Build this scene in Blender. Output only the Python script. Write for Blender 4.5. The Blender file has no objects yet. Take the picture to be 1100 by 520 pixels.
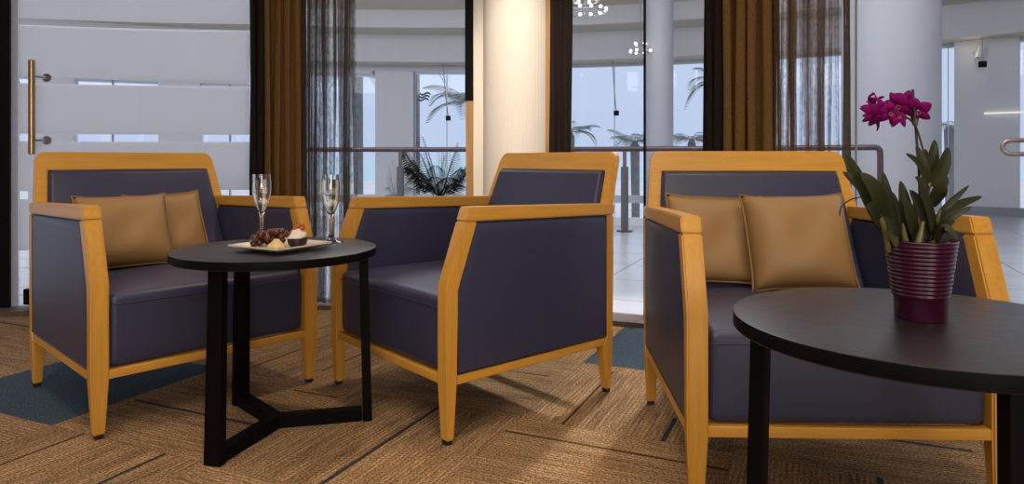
import bpy, bmesh, math, random
from mathutils import Vector, Matrix
random.seed(7)
PI = math.pi
S = bpy.context.scene
COL = S.collection

# ------------------------------------------------------------------ camera, sky, lamps, exposure
F, CX, HY, H = 737.0, 550.0, 172.0, 0.771          # focal length / principal point in a 1100x520 frame, eye height
cam = bpy.data.cameras.new('camera'); co = bpy.data.objects.new('camera', cam); COL.objects.link(co)
co.location = (0, 0, H); co.rotation_euler = (PI / 2, 0, 0)
cam.sensor_width = 36; cam.lens = F / 1100 * 36; cam.shift_y = -(260 - HY) / 1100; cam.clip_end = 6000; cam.clip_start = .05
S.camera = co
S.view_settings.view_transform = 'Standard'; S.view_settings.look = 'None'
S.view_settings.gamma = 1; S.view_settings.use_curve_mapping = False
S.view_settings.exposure = 0.0
S.cycles.use_denoising = True
S.cycles.max_bounces = 10; S.cycles.transparent_max_bounces = 24

w = bpy.data.worlds.new('sky'); S.world = w; w.use_nodes = True
nt = w.node_tree; nt.nodes.clear()
wo = nt.nodes.new('ShaderNodeOutputWorld'); bg = nt.nodes.new('ShaderNodeBackground')
tc = nt.nodes.new('ShaderNodeTexCoord'); sp = nt.nodes.new('ShaderNodeSeparateXYZ'); rp = nt.nodes.new('ShaderNodeValToRGB')
nt.links.new(tc.outputs['Generated'], sp.inputs[0]); nt.links.new(sp.outputs['Z'], rp.inputs[0])
rp.color_ramp.elements[0].position = 0.0; rp.color_ramp.elements[0].color = (.56, .63, .80, 1)
rp.color_ramp.elements[1].position = 0.35; rp.color_ramp.elements[1].color = (.62, .68, .86, 1)
nt.links.new(rp.outputs[0], bg.inputs[0]); nt.links.new(bg.outputs[0], wo.inputs[0]); bg.inputs[1].default_value = 1.12

def lamp(kind, loc, energy, color, size=1.0, size_y=None, rot=(0, 0, 0), spot=None, blend=.5):
    l = bpy.data.lights.new('lamp', kind); l.energy = energy; l.color = color
    if kind == 'AREA':
        l.size = size
        if size_y: l.shape = 'RECTANGLE'; l.size_y = size_y
    else:
        l.shadow_soft_size = size
    if spot: l.spot_size = spot; l.spot_blend = blend
    o = bpy.data.objects.new('lamp', l); COL.objects.link(o); o.location = loc; o.rotation_euler = rot
    return o
# room: soft ceiling light, unseen fills added behind the camera, warm downlights over the seats
lamp('AREA', (-.3, -.3, 2.82), 52, (1, .93, .85), 2.4, 1.6)
lamp('AREA', (0, -2.9, 1.6), 54, (1, .91, .86), 4.5, 1.4, (math.radians(84), 0, 0))  # added fill for upright faces turned to the camera
lamp('SPOT', (-.35, 2.75, 2.8), 60, (1, .80, .56), .08, spot=1.15, blend=.8)
lamp('SPOT', (-1.5, 1.5, 2.8), 55, (1, .80, .56), .08, spot=1.15, blend=.8)
lamp('SPOT', (.9, 1.7, 2.8), 45, (1, .80, .56), .08, spot=1.25, blend=.8)
lamp('SPOT', (-.2, .9, 2.8), 45, (1, .80, .56), .08, spot=1.2, blend=.8)
lamp('AREA', (1.0, -2.6, .75), 26, (1, .88, .82), 1.2, .8, (math.radians(88), 0, 0))  # added low fill for the right armchair's seat front
# the veranda beyond the glass: unseen fills added overhead, upward ones for the ceiling rings
lamp('AREA', (-2.2, 6.2, 3.35), 95, (.95, .96, 1), 4.0, 1.6)
lamp('AREA', (1.4, 5.2, 3.35), 85, (.95, .96, 1), 2.4, 1.2)
lamp('AREA', (-5.5, 5.0, 3.35), 95, (.95, .96, 1), 3.0, 2.0)
lamp('AREA', (5.6, 3.4, 3.35), 60, (.95, .96, 1), 2.4, 1.6)
for k in range(5):
    a = math.radians(45 + 25 * k)
    lamp('AREA', (-1.29 + 7.4 * math.cos(a), -1.18 + 7.4 * math.sin(a), 2.85), 42, (1, .96, .90), 2.4, 1.0, (math.radians(180 - 38), 0, a - PI / 2))
# added veranda spot standing in for daylight on the carpet by the glass
lamp('SPOT', (1.9, 5.3, 3.1), 900, (1, .94, .88), .12, rot=(math.radians(-42.5), 0, math.radians(-30)), spot=.50, blend=.7)
# downlight grazing the ribbed column
lamp('SPOT', (.02, 2.05, 2.8), 205, (1, .89, .77), .1, rot=(math.radians(35), 0, 0), spot=.56, blend=.7)
# soft daylight
sun = lamp('SUN', (0, 0, 10), 1.2, (1, .97, .92), .2, rot=(math.radians(38), 0, math.radians(150)))
sun.data.angle = .3

# ------------------------------------------------------------------ node helpers and materials
class N:
    def __init__(s, name):
        s.m = bpy.data.materials.new(name); s.m.use_nodes = True; s.t = s.m.node_tree; s.t.nodes.clear()
        s.out = s.new('OutputMaterial')
    def new(s, t): return s.t.nodes.new('ShaderNode' + t)
    def link(s, a, b): s.t.links.new(a, b)
    def put(s, v, sock):
        if isinstance(v, (int, float)): sock.default_value = v
        elif isinstance(v, tuple): sock.default_value = v if len(sock.default_value) == len(v) else v[:len(sock.default_value)] if len(v) > len(sock.default_value) else (*v, 1)
        else: s.link(v, sock)
    def math(s, op, a, b=0.0, c=None):
        n = s.new('Math'); n.operation = op; s.put(a, n.inputs[0]); s.put(b, n.inputs[1])
        if c is not None: s.put(c, n.inputs[2])
        return n.outputs[0]
    def mix(s, f, a, b, mode='MIX'):
        n = s.new('MixRGB'); n.blend_type = mode; s.put(f, n.inputs[0]); s.put(a, n.inputs[1]); s.put(b, n.inputs[2]); return n.outputs[0]
    def coord(s, which='Object'): return s.new('TexCoord').outputs[which]
    def sep(s, v): n = s.new('SeparateXYZ'); s.link(v, n.inputs[0]); return n.outputs
    def comb(s, x, y, z):
        n = s.new('CombineXYZ')
        for k, v in enumerate((x, y, z)): s.put(v, n.inputs[k])
        return n.outputs[0]
    def mapping(s, v, scale=(1, 1, 1), rot=(0, 0, 0)):
        n = s.new('Mapping'); s.link(v, n.inputs[0]); n.inputs['Scale'].default_value = scale; n.inputs['Rotation'].default_value = rot; return n.outputs[0]
    def noise(s, v, scale, detail=2, rough=.5, dist=0):
        n = s.new('TexNoise'); s.link(v, n.inputs['Vector']); n.inputs['Scale'].default_value = scale
        n.inputs['Detail'].default_value = detail; n.inputs['Roughness'].default_value = rough; n.inputs['Distortion'].default_value = dist
        return n.outputs['Fac']
    def ramp(s, f, *stops):
        n = s.new('ValToRGB'); s.link(f, n.inputs[0]); e = n.color_ramp.elements
        while len(e) < len(stops): e.new(.5)
        for k, (p, c) in enumerate(stops): e[k].position = p; e[k].color = (*c, 1) if len(c) == 3 else c
        return n.outputs[0]
    def bump(s, h, strength, dist=.002):
        n = s.new('Bump'); s.link(h, n.inputs['Height']); n.inputs['Strength'].default_value = strength; n.inputs['Distance'].default_value = dist; return n.outputs[0]
    def bsdf(s, color, rough=.5, normal=None, metal=0, spec=.5, **kw):
        n = s.new('BsdfPrincipled'); s.put(color, n.inputs['Base Color']); s.put(rough, n.inputs['Roughness'])
        n.inputs['Metallic'].default_value = metal; n.inputs['Specular IOR Level'].default_value = spec
        if normal is not None: s.link(normal, n.inputs['Normal'])
        for k, v in kw.items(): s.put(v, n.inputs[k.replace('_', ' ')])
        return n.outputs[0]
    def fin(s, sh): s.link(sh, s.out.inputs[0]); return s.m

def plain(name, color, rough=.5, metal=0, spec=.5, var=.12, scale=30, bump=0):
    n = N(name); c = n.coord(); f = n.noise(c, scale, 3)
    col = n.mix(f, tuple(x * (1 - var) for x in color), tuple(min(1, x * (1 + var)) for x in color))
    return n.fin(n.bsdf(col, rough, n.bump(f, bump) if bump else None, metal, spec))

def wood(name, a, b, axis, rough=.36, grain=1.0, spec=.45):
    n = N(name); c = n.coord()
    sc = [26, 26, 26]; sc[axis] = 1.6
    m = n.mapping(c, tuple(sc)); f = n.noise(m, 2.2 * grain, 4, .6, .6)
    sc2 = [150, 150, 150]; sc2[axis] = 9
    g = n.noise(n.mapping(c, tuple(sc2)), 2.0, 2)
    col = n.mix(.25, n.ramp(f, (.3, a), (.72, b)), n.ramp(g, (.35, a), (.65, b)))
    return n.fin(n.bsdf(col, rough, n.bump(g, .08, .001), 0, spec))
WA, WB = (.56, .262, .034), (.69, .350, .056)
wood_x = wood('beech_x', WA, WB, 0); wood_y = wood('beech_y', WA, WB, 1); wood_z = wood('beech_z', WA, WB, 2)
wood_dark = wood('jamb_wood', (.36, .20, .075), (.46, .27, .11), 2)

def leather():
    n = N('leather'); c = n.coord()
    v = n.new('TexVoronoi'); n.link(c, v.inputs['Vector']); v.inputs['Scale'].default_value = 420
    big = n.noise(c, 5, 2)
    col = n.mix(big, (.033, .035, .074), (.044, .041, .080))
    return n.fin(n.bsdf(col, .43, n.bump(v.outputs['Distance'], .10, .0006), 0, .5))
leather_m = leather()
pipe_m = plain('dark_piping', (.012, .011, .02), .5)
pillow_m = plain('tan_faux_leather', (.34, .185, .062), .55, var=.07, scale=9, bump=.05)
pillow_pipe = plain('tan_piping', (.30, .16, .05), .55)
glide_m = plain('black_glide', (.01, .01, .01), .5)

def dark_top():
    n = N('wenge_top'); c = n.coord()
    g = n.noise(n.mapping(c, (7, 120, 40), (0, 0, .35)), 1.6, 4, .65, .4)
    p = n.noise(n.mapping(c, (30, 500, 40), (0, 0, .35)), 1.0, 2)
    col = n.ramp(g, (.3, (.004, .003, .004)), (.75, (.024, .013, .017)))
    return n.fin(n.bsdf(col, n.math('MULTIPLY_ADD', p, .25, .24), n.bump(p, .4, .0014), 0, .48))
top_m = dark_top(); black_m = wood('wenge_leg', (.0025, .002, .002), (.006, .0045, .0045), 2, .5, 1.0, .06)

# carpet: 61 cm tiles laid quarter-turned on a grid turned 24 degrees, a few plain blue tiles among them
A66 = math.radians(66.0)
UX, UY = math.cos(A66), math.sin(A66)
def carpet():
    n = N('carpet'); x, y, _ = n.sep(n.coord())
    X = n.math('ADD', x, 1.339); Y = n.math('SUBTRACT', y, 1.993)
    U = n.math('DIVIDE', n.math('ADD', n.math('MULTIPLY', X, UX), n.math('MULTIPLY', Y, UY)), .61)
    V = n.math('DIVIDE', n.math('SUBTRACT', n.math('MULTIPLY', X, UY), n.math('MULTIPLY', Y, UX)), .61)
    iu, iv = n.math('FLOOR', U), n.math('FLOOR', V); fu, fv = n.math('FRACT', U), n.math('FRACT', V)
    par = n.math('FLOORED_MODULO', n.math('ADD', iu, iv), 2.0)
    inv = n.math('SUBTRACT', 1.0, par)
    across = n.math('ADD', n.math('MULTIPLY', fv, par), n.math('MULTIPLY', fu, inv))
    along = n.math('ADD', n.math('MULTIPLY', fu, par), n.math('MULTIPLY', fv, inv))
    wn = n.new('TexWhiteNoise'); wn.noise_dimensions = '3D'; n.link(n.comb(iu, iv, 3.7), wn.inputs['Vector'])
    r0 = wn.outputs['Value']; rc = n.sep(wn.outputs['Color'])
    st = n.noise(n.comb(n.math('MULTIPLY_ADD', across, 9, n.math('MULTIPLY', r0, 90)), n.math('MULTIPLY', along, .9), n.math('MULTIPLY', r0, 17)), 1.0, 4, .7)
    fine = n.noise(n.comb(n.math('MULTIPLY_ADD', across, 64, n.math('MULTIPLY', r0, 70)), n.math('MULTIPLY', along, 4), 0.0), 1.0, 3, .7)
    col = n.ramp(st, (.34, (.070, .038, .021)), (.46, (.185, .108, .052)), (.58, (.255, .155, .074)), (.72, (.105, .060, .032)))
    col = n.mix(n.math('MULTIPLY', n.math('SUBTRACT', rc[0], .35), .5), col, (.30, .185, .085))
    col = n.mix(.42, col, n.ramp(fine, (.36, (.050, .028, .015)), (.62, (.34, .212, .105))))
    # ribs of the loop pile
    rib = n.math('SINE', n.math('MULTIPLY', across, 2 * PI * 46))
    col = n.mix(n.math('MULTIPLY_ADD', rib, .24, .24), col, (.085, .046, .022))
    # accent yarn lines woven into some of the tiles
    def tile(a, b): return n.math('MULTIPLY', n.math('COMPARE', iu, float(a), .1), n.math('COMPARE', iv, float(b), .1))
    NAVY, RUST = (.016, .022, .040), (.055, .020, .010)
    for a, b, pos, a0, a1, c in ((0, 1, .565, 0, 1, NAVY), (-1, 0, .77, .5, 1, NAVY), (-1, 0, .24, .1, 1, RUST), (0, 0, .40, .05, .9, NAVY), (0, 0, .865, .7, 1, RUST), (0, 2, .82, 0, 1, RUST),
                                 (1, 0, .18, 0, .6, RUST), (1, 0, .62, .2, 1, RUST), (1, 2, .22, 0, .9, RUST), (1, 2, .70, 0, .3, NAVY), (1, 3, .44, .2, .95, NAVY), (0, 3, .56, 0, 1, NAVY), (1, -3, .17, .3, 1, NAVY), (2, 0, .5, 0, .8, RUST), (2, -1, .3, 0, .8, RUST), (0, -2, .3, .2, .7, RUST), (-1, -1, .5, .3, .9, RUST), (1, 1, .66, .3, .9, RUST)):
        k = n.math('MULTIPLY', tile(a, b), n.math('LESS_THAN', n.math('ABSOLUTE', n.math('SUBTRACT', across, pos)), .011 if c is NAVY else .008))
        k = n.math('MULTIPLY', k, n.math('LESS_THAN', n.math('ABSOLUTE', n.math('SUBTRACT', along, (a0 + a1) / 2)), (a1 - a0) / 2))
        col = n.mix(n.math('MULTIPLY', k, .9), col, tuple(x * .6 for x in c))
    # seams
    e = n.math('MINIMUM', n.math('MINIMUM', fu, n.math('SUBTRACT', 1.0, fu)), n.math('MINIMUM', fv, n.math('SUBTRACT', 1.0, fv)))
    col = n.mix(n.math('MULTIPLY', n.math('LESS_THAN', e, .004), .35), col, (.06, .035, .02))
    # plain blue tiles
    blue = n.math('MAXIMUM', tile(0, -1), tile(2, 2))
    sp1 = n.ramp(n.noise(n.coord(), 165, 2, .6), (.40, (0, 0, 0)), (.60, (1, 1, 1))); sp2 = n.noise(n.coord(), 140, 3)
    bcol = n.mix(sp1, (.030, .046, .066), (.075, .105, .135))
    col = n.mix(n.math('MULTIPLY', sp1, .85), n.mix(1, col, (2.6, 2.6, 2.6), 'MULTIPLY'), n.mix(1, col, (.62, .60, .60), 'MULTIPLY'))
    col = n.mix(blue, col, bcol)
    h = n.math('ADD', n.math('MULTIPLY', rib, .35), n.math('ADD', sp1, sp2))
    return n.fin(n.bsdf(col, .95, n.bump(h, .55, .004), 0, .1))
carpet_m = carpet()

def stone():
    n = N('stone_tiles'); x, y, _ = n.sep(n.coord())
    X = n.math('SUBTRACT', x, .61); Y = n.math('SUBTRACT', y, 4.40)
    U = n.math('DIVIDE', n.math('ADD', n.math('MULTIPLY', X, UX), n.math('MULTIPLY', Y, UY)), .62)
    V = n.math('DIVIDE', n.math('SUBTRACT', n.math('MULTIPLY', X, UY), n.math('MULTIPLY', Y, UX)), .62)
    fu, fv = n.math('FRACT', U), n.math('FRACT', V)
    e = n.math('MINIMUM', n.math('MINIMUM', fu, n.math('SUBTRACT', 1.0, fu)), n.math('MINIMUM', fv, n.math('SUBTRACT', 1.0, fv)))
    wn = n.new('TexWhiteNoise'); n.link(n.comb(n.math('FLOOR', U), n.math('FLOOR', V), 0.0), wn.inputs['Vector'])
    c = n.mix(wn.outputs['Value'], (.33, .335, .36), (.40, .40, .42))
    c = n.mix(n.noise(n.coord(), 3, 4), c, (.42, .42, .44))
    c = n.mix(n.math('LESS_THAN', e, .010), c, (.17, .165, .17))
    return n.fin(n.bsdf(c, .24, None, 0, .5))
stone_m = stone()

def glass_pane(name, refl=.07, tint=(.96, .98, 1)):
    n = N(name); t = n.new('BsdfTransparent'); t.inputs[0].default_value = (*tint, 1)
    g = n.new('BsdfGlossy'); g.inputs['Roughness'].default_value = .02
    lw = n.new('LayerWeight'); lw.inputs[0].default_value = .28
    m = n.new('MixShader'); n.put(n.math('MINIMUM', n.math('MULTIPLY', lw.outputs['Fresnel'], refl * 10), .5), m.inputs[0])
    n.link(t.outputs[0], m.inputs[1]); n.link(g.outputs[0], m.inputs[2])
    return n.fin(m.outputs[0])
pane_m = glass_pane('window_glass', .07)

def frosted():
    n = N('frosted_glass'); z = n.sep(n.coord())[2]
    f = 1.0
    tot = None
    for a, b in ((1.463, 1.500), (1.164, 1.200), (.868, .906), (.569, .612), (-.1, .31)):
        k = n.math('MULTIPLY', n.math('GREATER_THAN', z, a), n.math('LESS_THAN', z, b))
        tot = k if tot is None else n.math('MAXIMUM', tot, k)
    d = n.new('BsdfDiffuse'); d.inputs[0].default_value = (.78, .80, .85, 1)
    tr = n.new('BsdfTranslucent'); tr.inputs[0].default_value = (.80, .84, .91, 1)
    a = n.new('MixShader'); a.inputs[0].default_value = .5; n.link(d.outputs[0], a.inputs[1]); n.link(tr.outputs[0], a.inputs[2])
    t = n.new('BsdfTransparent'); t.inputs[0].default_value = (.97, .98, 1, 1)
    g = n.new('BsdfGlossy'); g.inputs['Roughness'].default_value = .03
    lw = n.new('LayerWeight'); lw.inputs[0].default_value = .25
    tg = n.new('MixShader'); n.link(lw.outputs['Fresnel'], tg.inputs[0]); n.link(t.outputs[0], tg.inputs[1]); n.link(g.outputs[0], tg.inputs[2])
    m = n.new('MixShader'); n.link(tot, m.inputs[0]); n.link(a.outputs[0], m.inputs[1]); n.link(tg.outputs[0], m.inputs[2])
    return n.fin(m.outputs[0])
frost_m = frosted()

def cloth(name, a, b, alpha=None, trans=.3):
    n = N(name); c = n.coord()
    f = n.noise(n.mapping(c, (260, 260, 120)), 1.0, 3, .7)
    col = n.ramp(f, (.3, a), (.7, b))
    d = n.bsdf(col, .85, n.bump(f, .3, .002), 0, .15)
    tr = n.new('BsdfTranslucent'); n.put(col, tr.inputs[0])
    m = n.new('MixShader'); m.inputs[0].default_value = trans; n.link(d, m.inputs[1]); n.link(tr.outputs[0], m.inputs[2])
    res = m.outputs[0]
    if alpha is not None:
        g = n.noise(n.mapping(c, (95, 95, 40)), 1.0, 5, .75)
        bands = n.noise(n.mapping(c, (30, 30, .2)), 1.0, 2); al = n.math('MULTIPLY_ADD', n.math('SUBTRACT', g, .5), .9, n.math('MULTIPLY_ADD', n.math('SUBTRACT', bands, .5), 3.2, alpha))
        t = n.new('BsdfTransparent'); q = n.new('MixShader'); al = n.math('MINIMUM', n.math('MAXIMUM', al, .04), 1.0)
        n.link(al, q.inputs[0]); n.link(t.outputs[0], q.inputs[1]); n.link(res, q.inputs[2]); res = q.outputs[0]
    return n.fin(res)
drape_m = cloth('brown_drape', (.13, .066, .020), (.24, .128, .040), None, .05)
blackout_m = cloth('black_drape', (.010, .007, .006), (.028, .019, .014), None, .05)
sheer_m = cloth('sheer_dark', (.05, .045, .05), (.15, .105, .075), .43, .4)
sheer_b = cloth('sheer_brown', (.13, .08, .045), (.24, .15, .085), .36, .4)

white_m = plain('white_paint', (.62, .62, .65), .55, var=.02)
cool_m = plain('pale_column_paint', (.42, .42, .455), .5, var=.02)
ceil_m = plain('ceiling_paint', (.60, .60, .62), .7, var=.02)
beige_m = plain('beige_soffit', (.58, .51, .41), .7, var=.02)
cream_m = plain('cream_panel', (.82, .75, .64), .6, var=.02)
roomwall_m = plain('room_wall', (.55, .50, .44), .7, var=.03)
rail_m = plain('dark_rail', (.085, .055, .06), .3, .4)
steel_m = plain('brushed_steel', (.16, .14, .15), .35, .6)
chrome_m = plain('chrome', (.7, .7, .72), .08, 1)
bronze_m = plain('bronze_handle', (.42, .27, .12), .25, 1)
frame_m = plain('black_frame', (.004, .004, .005), .5, 0, .1)
mull_m = plain('grey_mullion', (.26, .27, .30), .4)
strip_m = plain('threshold', (.13, .085, .06), .4)
sand_m = plain('sand', (.72, .70, .66), .9, var=.25, scale=.2)
grass_m = plain('pale_lawn', (.50, .58, .50), .9, var=.2, scale=.5)

# ------------------------------------------------------------------ mesh helpers
def link(name, bm, mat, parent=None, smooth=True, ang=40):
    bmesh.ops.recalc_face_normals(bm, faces=bm.faces)
    me = bpy.data.meshes.new(name); bm.to_mesh(me); bm.free()
    for m in (mat if isinstance(mat, (list, tuple)) else [mat]): me.materials.append(m)
    if smooth:
        for p in me.polygons: p.use_smooth = True
        try: me.set_sharp_from_angle(angle=math.radians(ang))
        except Exception: pass
    o = bpy.data.objects.new(name, me); COL.objects.link(o)
    if parent: o.parent = parent
    return o
def tag(o, label=None, cat=None, group=None, kind=None):
    for k, v in (('label', label), ('category', cat), ('group', group), ('kind', kind)):
        if v: o[k] = v
    return o
def empty(name, loc, rz=0, label=None, cat=None, group=None):
    o = bpy.data.objects.new(name, None); COL.objects.link(o); o.location = loc; o.rotation_euler = (0, 0, rz)
    o.empty_display_size = .1
    return tag(o, label, cat, group)
def struct(name, bm, mat, parent=None, **k):
    o = link(name, bm, mat, parent, **k)
    if not parent: o['kind'] = 'structure'
    return o
def copy_tree(o, parent=None):
    c = o.copy(); COL.objects.link(c)
    if parent: c.parent = parent
    for ch in list(o.children): copy_tree(ch, c)
    return c
def lines(h, r, n):
    h0 = h - r
    e = [r * t for t in (0, .22, .5, .78, 1)] if r > 0 else [0]
    a = [-h + t for t in e]; b = [h - t for t in reversed(e)]
    mid = [-h0 + 2 * h0 * k / (n + 1) for k in range(1, n + 1)]
    return a + mid + b
def rbox(bm, c, h, r, n=(2, 2, 2), fn=None):
    """box with rounded edges, half sizes h, centre c; fn bends the points afterwards"""
    r = min(r, min(h) * .98)
    L = [lines(h[k], r, n[k]) for k in range(3)]; cache = {}
    def vert(i, j, k):
        key = (i, j, k)
        if key not in cache:
            p = Vector((L[0][i], L[1][j], L[2][k]))
            q = Vector([max(-(h[a] - r), min(h[a] - r, p[a])) for a in range(3)]); d = p - q
            if d.length > 1e-9: p = q + d.normalized() * r
            p = p + Vector(c)
            if fn: p = Vector(fn(*p))
            cache[key] = bm.verts.new(p)
        return cache[key]
    I, J, K = (len(x) - 1 for x in L)
    def quad(*v):
        try: bm.faces.new(v)
        except ValueError: pass
    for i in range(I):
        for j in range(J):
            for k in (0, K): quad(vert(i, j, k), vert(i + 1, j, k), vert(i + 1, j + 1, k), vert(i, j + 1, k))
    for i in range(I):
        for k in range(K):
            for j in (0, J): quad(vert(i, j, k), vert(i + 1, j, k), vert(i + 1, j, k + 1), vert(i, j, k + 1))
    for j in range(J):
        for k in range(K):
            for i in (0, I): quad(vert(i, j, k), vert(i, j + 1, k), vert(i, j + 1, k + 1), vert(i, j, k + 1))
    return bm
def box(c, h, r=.004, fn=None, n=(1, 1, 1)): return rbox(bmesh.new(), c, h, r, n, fn)
def prism(pts, x0, x1, bev=.004, fn=None, bulge=0, inset=.03, seg=2):
    """polygon in (y, z) pushed along x"""
    bm = bmesh.new()
    a = [bm.verts.new((x0, y, z)) for y, z in pts]; b = [bm.verts.new((x1, y, z)) for y, z in pts]
    f0 = bm.faces.new(a); f1 = bm.faces.new(list(reversed(b)))
    for i in range(len(pts)):
        j = (i + 1) % len(pts); bm.faces.new((a[i], b[i], b[j], a[j]))
    bmesh.ops.recalc_face_normals(bm, faces=bm.faces)
    if bulge:
        for f in (f0, f1):
            s = -1 if f is f0 else 1
            s *= 1 if x1 > x0 else -1
            for q, amt in ((inset * .35, .7), (inset, .3)):
                bmesh.ops.inset_region(bm, faces=[f], thickness=q)
                for v in f.verts: v.co.x += s * bulge * amt
    if bev: 
        ed = [e for e in bm.edges if len(e.link_faces) == 2 and e.calc_face_angle(0) > .5]
        bmesh.ops.bevel(bm, geom=ed, offset=bev, segments=seg, affect='EDGES', clamp_overlap=True)
    if fn:
        for v in bm.verts: v.co = Vector(fn(*v.co))
    return bm
def tube(bm, pts, rad, seg=8, caps=True, closed=False):
    pts = [Vector(p) for p in pts]; n = len(pts); rings = []
    up = Vector((0, 0, 1)); prev = None
    for i, p in enumerate(pts):
        if closed: t = pts[(i + 1) % n] - pts[i - 1]
        else: t = pts[min(i + 1, n - 1)] - pts[max(i - 1, 0)]
        t.normalize()
        if prev is None:
            a = t.cross(up if abs(t.z) < .95 else Vector((1, 0, 0))).normalized()
        else:
            a = (prev - t * prev.dot(t)).normalized()
        prev = a; b = t.cross(a)
        r = rad[i] if isinstance(rad, (list, tuple)) else rad
        rings.append([bm.verts.new(p + (a * math.cos(2 * PI * k / seg) + b * math.sin(2 * PI * k / seg)) * r) for k in range(seg)])
    for i in range(n if closed else n - 1):
        A, B = rings[i], rings[(i + 1) % n]
        for k in range(seg):
            bm.faces.new((A[k], A[(k + 1) % seg], B[(k + 1) % seg], B[k]))
    if caps and not closed: bm.faces.new(rings[0]); bm.faces.new(list(reversed(rings[-1])))
    return bm
def lathe(bm, prof, seg=32, c=(0, 0, 0), closed=False):
    """profile of (r, z) spun about z"""
    rings = []
    for r, z in prof:
        if r < 1e-6: rings.append([bm.verts.new((c[0], c[1], c[2] + z))])
        else: rings.append([bm.verts.new((c[0] + r * math.cos(2 * PI * k / seg), c[1] + r * math.sin(2 * PI * k / seg), c[2] + z)) for k in range(seg)])
    m = len(rings)
    for i in range(m if closed else m - 1):
        A, B = rings[i], rings[(i + 1) % m]
        for k in range(seg):
            j = (k + 1) % seg
            if len(A) == 1 and len(B) == 1: continue
            if len(A) == 1: bm.faces.new((A[0], B[k], B[j]))
            elif len(B) == 1: bm.faces.new((A[k], A[j], B[0]))
            else: bm.faces.new((A[k], A[j], B[j], B[k]))
    return bm
def smoothpath(pts, k=6):
    pts = [Vector(p) for p in pts]; out = []
    for i in range(len(pts) - 1):
        p0, p1, p2, p3 = pts[max(i - 1, 0)], pts[i], pts[i + 1], pts[min(i + 2, len(pts) - 1)]
        for s in range(k):
            t = s / k
            out.append(.5 * ((2 * p1) + (p2 - p0) * t + (2 * p0 - 5 * p1 + 4 * p2 - p3) * t * t + (3 * p1 - p0 - 3 * p2 + p3) * t ** 3))
    out.append(pts[-1]); return out
# the building is round: everything structural sits on circles about OC
OC = (-1.29, -1.18)
def onray(px, r):
    """plan point at radius r from the building's centre on the sight line through column px"""
    u = (px - CX) / F
    a = 1 + u * u; b = 2 * (-u * OC[0] - OC[1]); c = OC[0] ** 2 + OC[1] ** 2 - r * r
    d = (-b + math.sqrt(b * b - 4 * a * c)) / (2 * a); return Vector((u * d, d, 0))
def azi(px, r): p = onray(px, r); return math.atan2(p.y - OC[1], p.x - OC[0])
def pol(r, a, z=0): return Vector((OC[0] + r * math.cos(a), OC[1] + r * math.sin(a), z))
def at(px, py, d): return Vector(((px - CX) / F * d, d, H - (py - HY) / F * d))
def arcblock(bm, r0, r1, a0, a1, z0, z1, seg=None):
    seg = seg or max(1, int(abs(a1 - a0) / .05)); rows = []
    for k in range(seg + 1):
        a = a0 + (a1 - a0) * k / seg
        rows.append([bm.verts.new(pol(r, a, z)) for r, z in ((r0, z0), (r1, z0), (r1, z1), (r0, z1))])
    for k in range(seg):
        for i in range(4):
            j = (i + 1) % 4; bm.faces.new((rows[k][i], rows[k][j], rows[k + 1][j], rows[k + 1][i]))
    bm.faces.new(rows[0]); bm.faces.new(list(reversed(rows[-1])))
    return bm

# ------------------------------------------------------------------ the setting
AL, AR = azi(-260, 4.8), azi(1500, 4.8)          # angular span of the glass wall (left, right)
bm = bmesh.new()
pts = [pol(4.72, AR + (AL - AR) * k / 60) for k in range(61)] + [Vector((-5.2, AL and pol(4.72, AL).y, 0)), Vector((-5.2, -4, 0)), Vector((4.2, -4, 0)), Vector((4.2, pol(4.72, AR).y, 0))]
top = [bm.verts.new((p.x, p.y, 0)) for p in pts]; bot = [bm.verts.new((p.x, p.y, -.1)) for p in pts]
bm.faces.new(top); bm.faces.new(list(reversed(bot)))
for i in range(len(pts)): j = (i + 1) % len(pts); bm.faces.new((top[i], bot[i], bot[j], top[j]))
struct('floor', bm, carpet_m, smooth=False)
bm = bmesh.new(); arcblock(bm, 4.72, 4.90, AR, AL, -.1, .022); struct('trim_1', bm, strip_m, smooth=False)
A_GAP = azi(930, 9.5)                            # left of here the veranda floor ends at a kerb, right of it it runs to the facade
bm = bmesh.new(); arcblock(bm, 4.90, 9.5, A_GAP, 2.75, -.1, .012); arcblock(bm, 4.90, 13.9, -.2, A_GAP, -.1, .012)
struct('floor_tiles', bm, stone_m, smooth=False)
bm = bmesh.new(); arcblock(bm, 9.5, 9.62, A_GAP, 2.75, -.8, .10); struct('trim_2', bm, white_m, smooth=False)
bm = bmesh.new(); arcblock(bm, 9.62, 13.9, A_GAP, 2.75, -.9, -.8); struct('floor_walkway', bm, white_m, smooth=False)
# room shell behind and above the camera
struct('wall_back', box((-.5, -4.05, 1.45), (4.8, .05, 1.45), .001), roomwall_m)
struct('wall_left', box((-5.25, -.9, 1.45), (.05, 3.1, 1.45), .001), roomwall_m)
struct('wall_right', box((4.25, -1.8, 1.45), (.05, 2.2, 1.45), .001), roomwall_m)
bm = bmesh.new()
pts = [pol(4.95, AR + (AL - AR) * k / 40, 2.9) for k in range(41)] + [Vector((-5.3, pol(4.95, AL).y, 2.9)), Vector((-5.3, -4.1, 2.9)), Vector((4.3, -4.1, 2.9)), Vector((4.3, pol(4.95, AR).y, 2.9))]
lo = [bm.verts.new(p) for p in pts]; hi = [bm.verts.new(p + Vector((0, 0, .6))) for p in pts]
bm.faces.new(lo); bm.faces.new(list(reversed(hi)))
for i in range(len(pts)): j = (i + 1) % len(pts); bm.faces.new((lo[i], lo[j], hi[j], hi[i]))
struct('ceiling', bm, ceil_m, smooth=False)
bm = bmesh.new(); arcblock(bm, 4.78, 4.92, AR, AL, 2.35, 2.9); struct('trim_3', bm, ceil_m, smooth=False)
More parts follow.
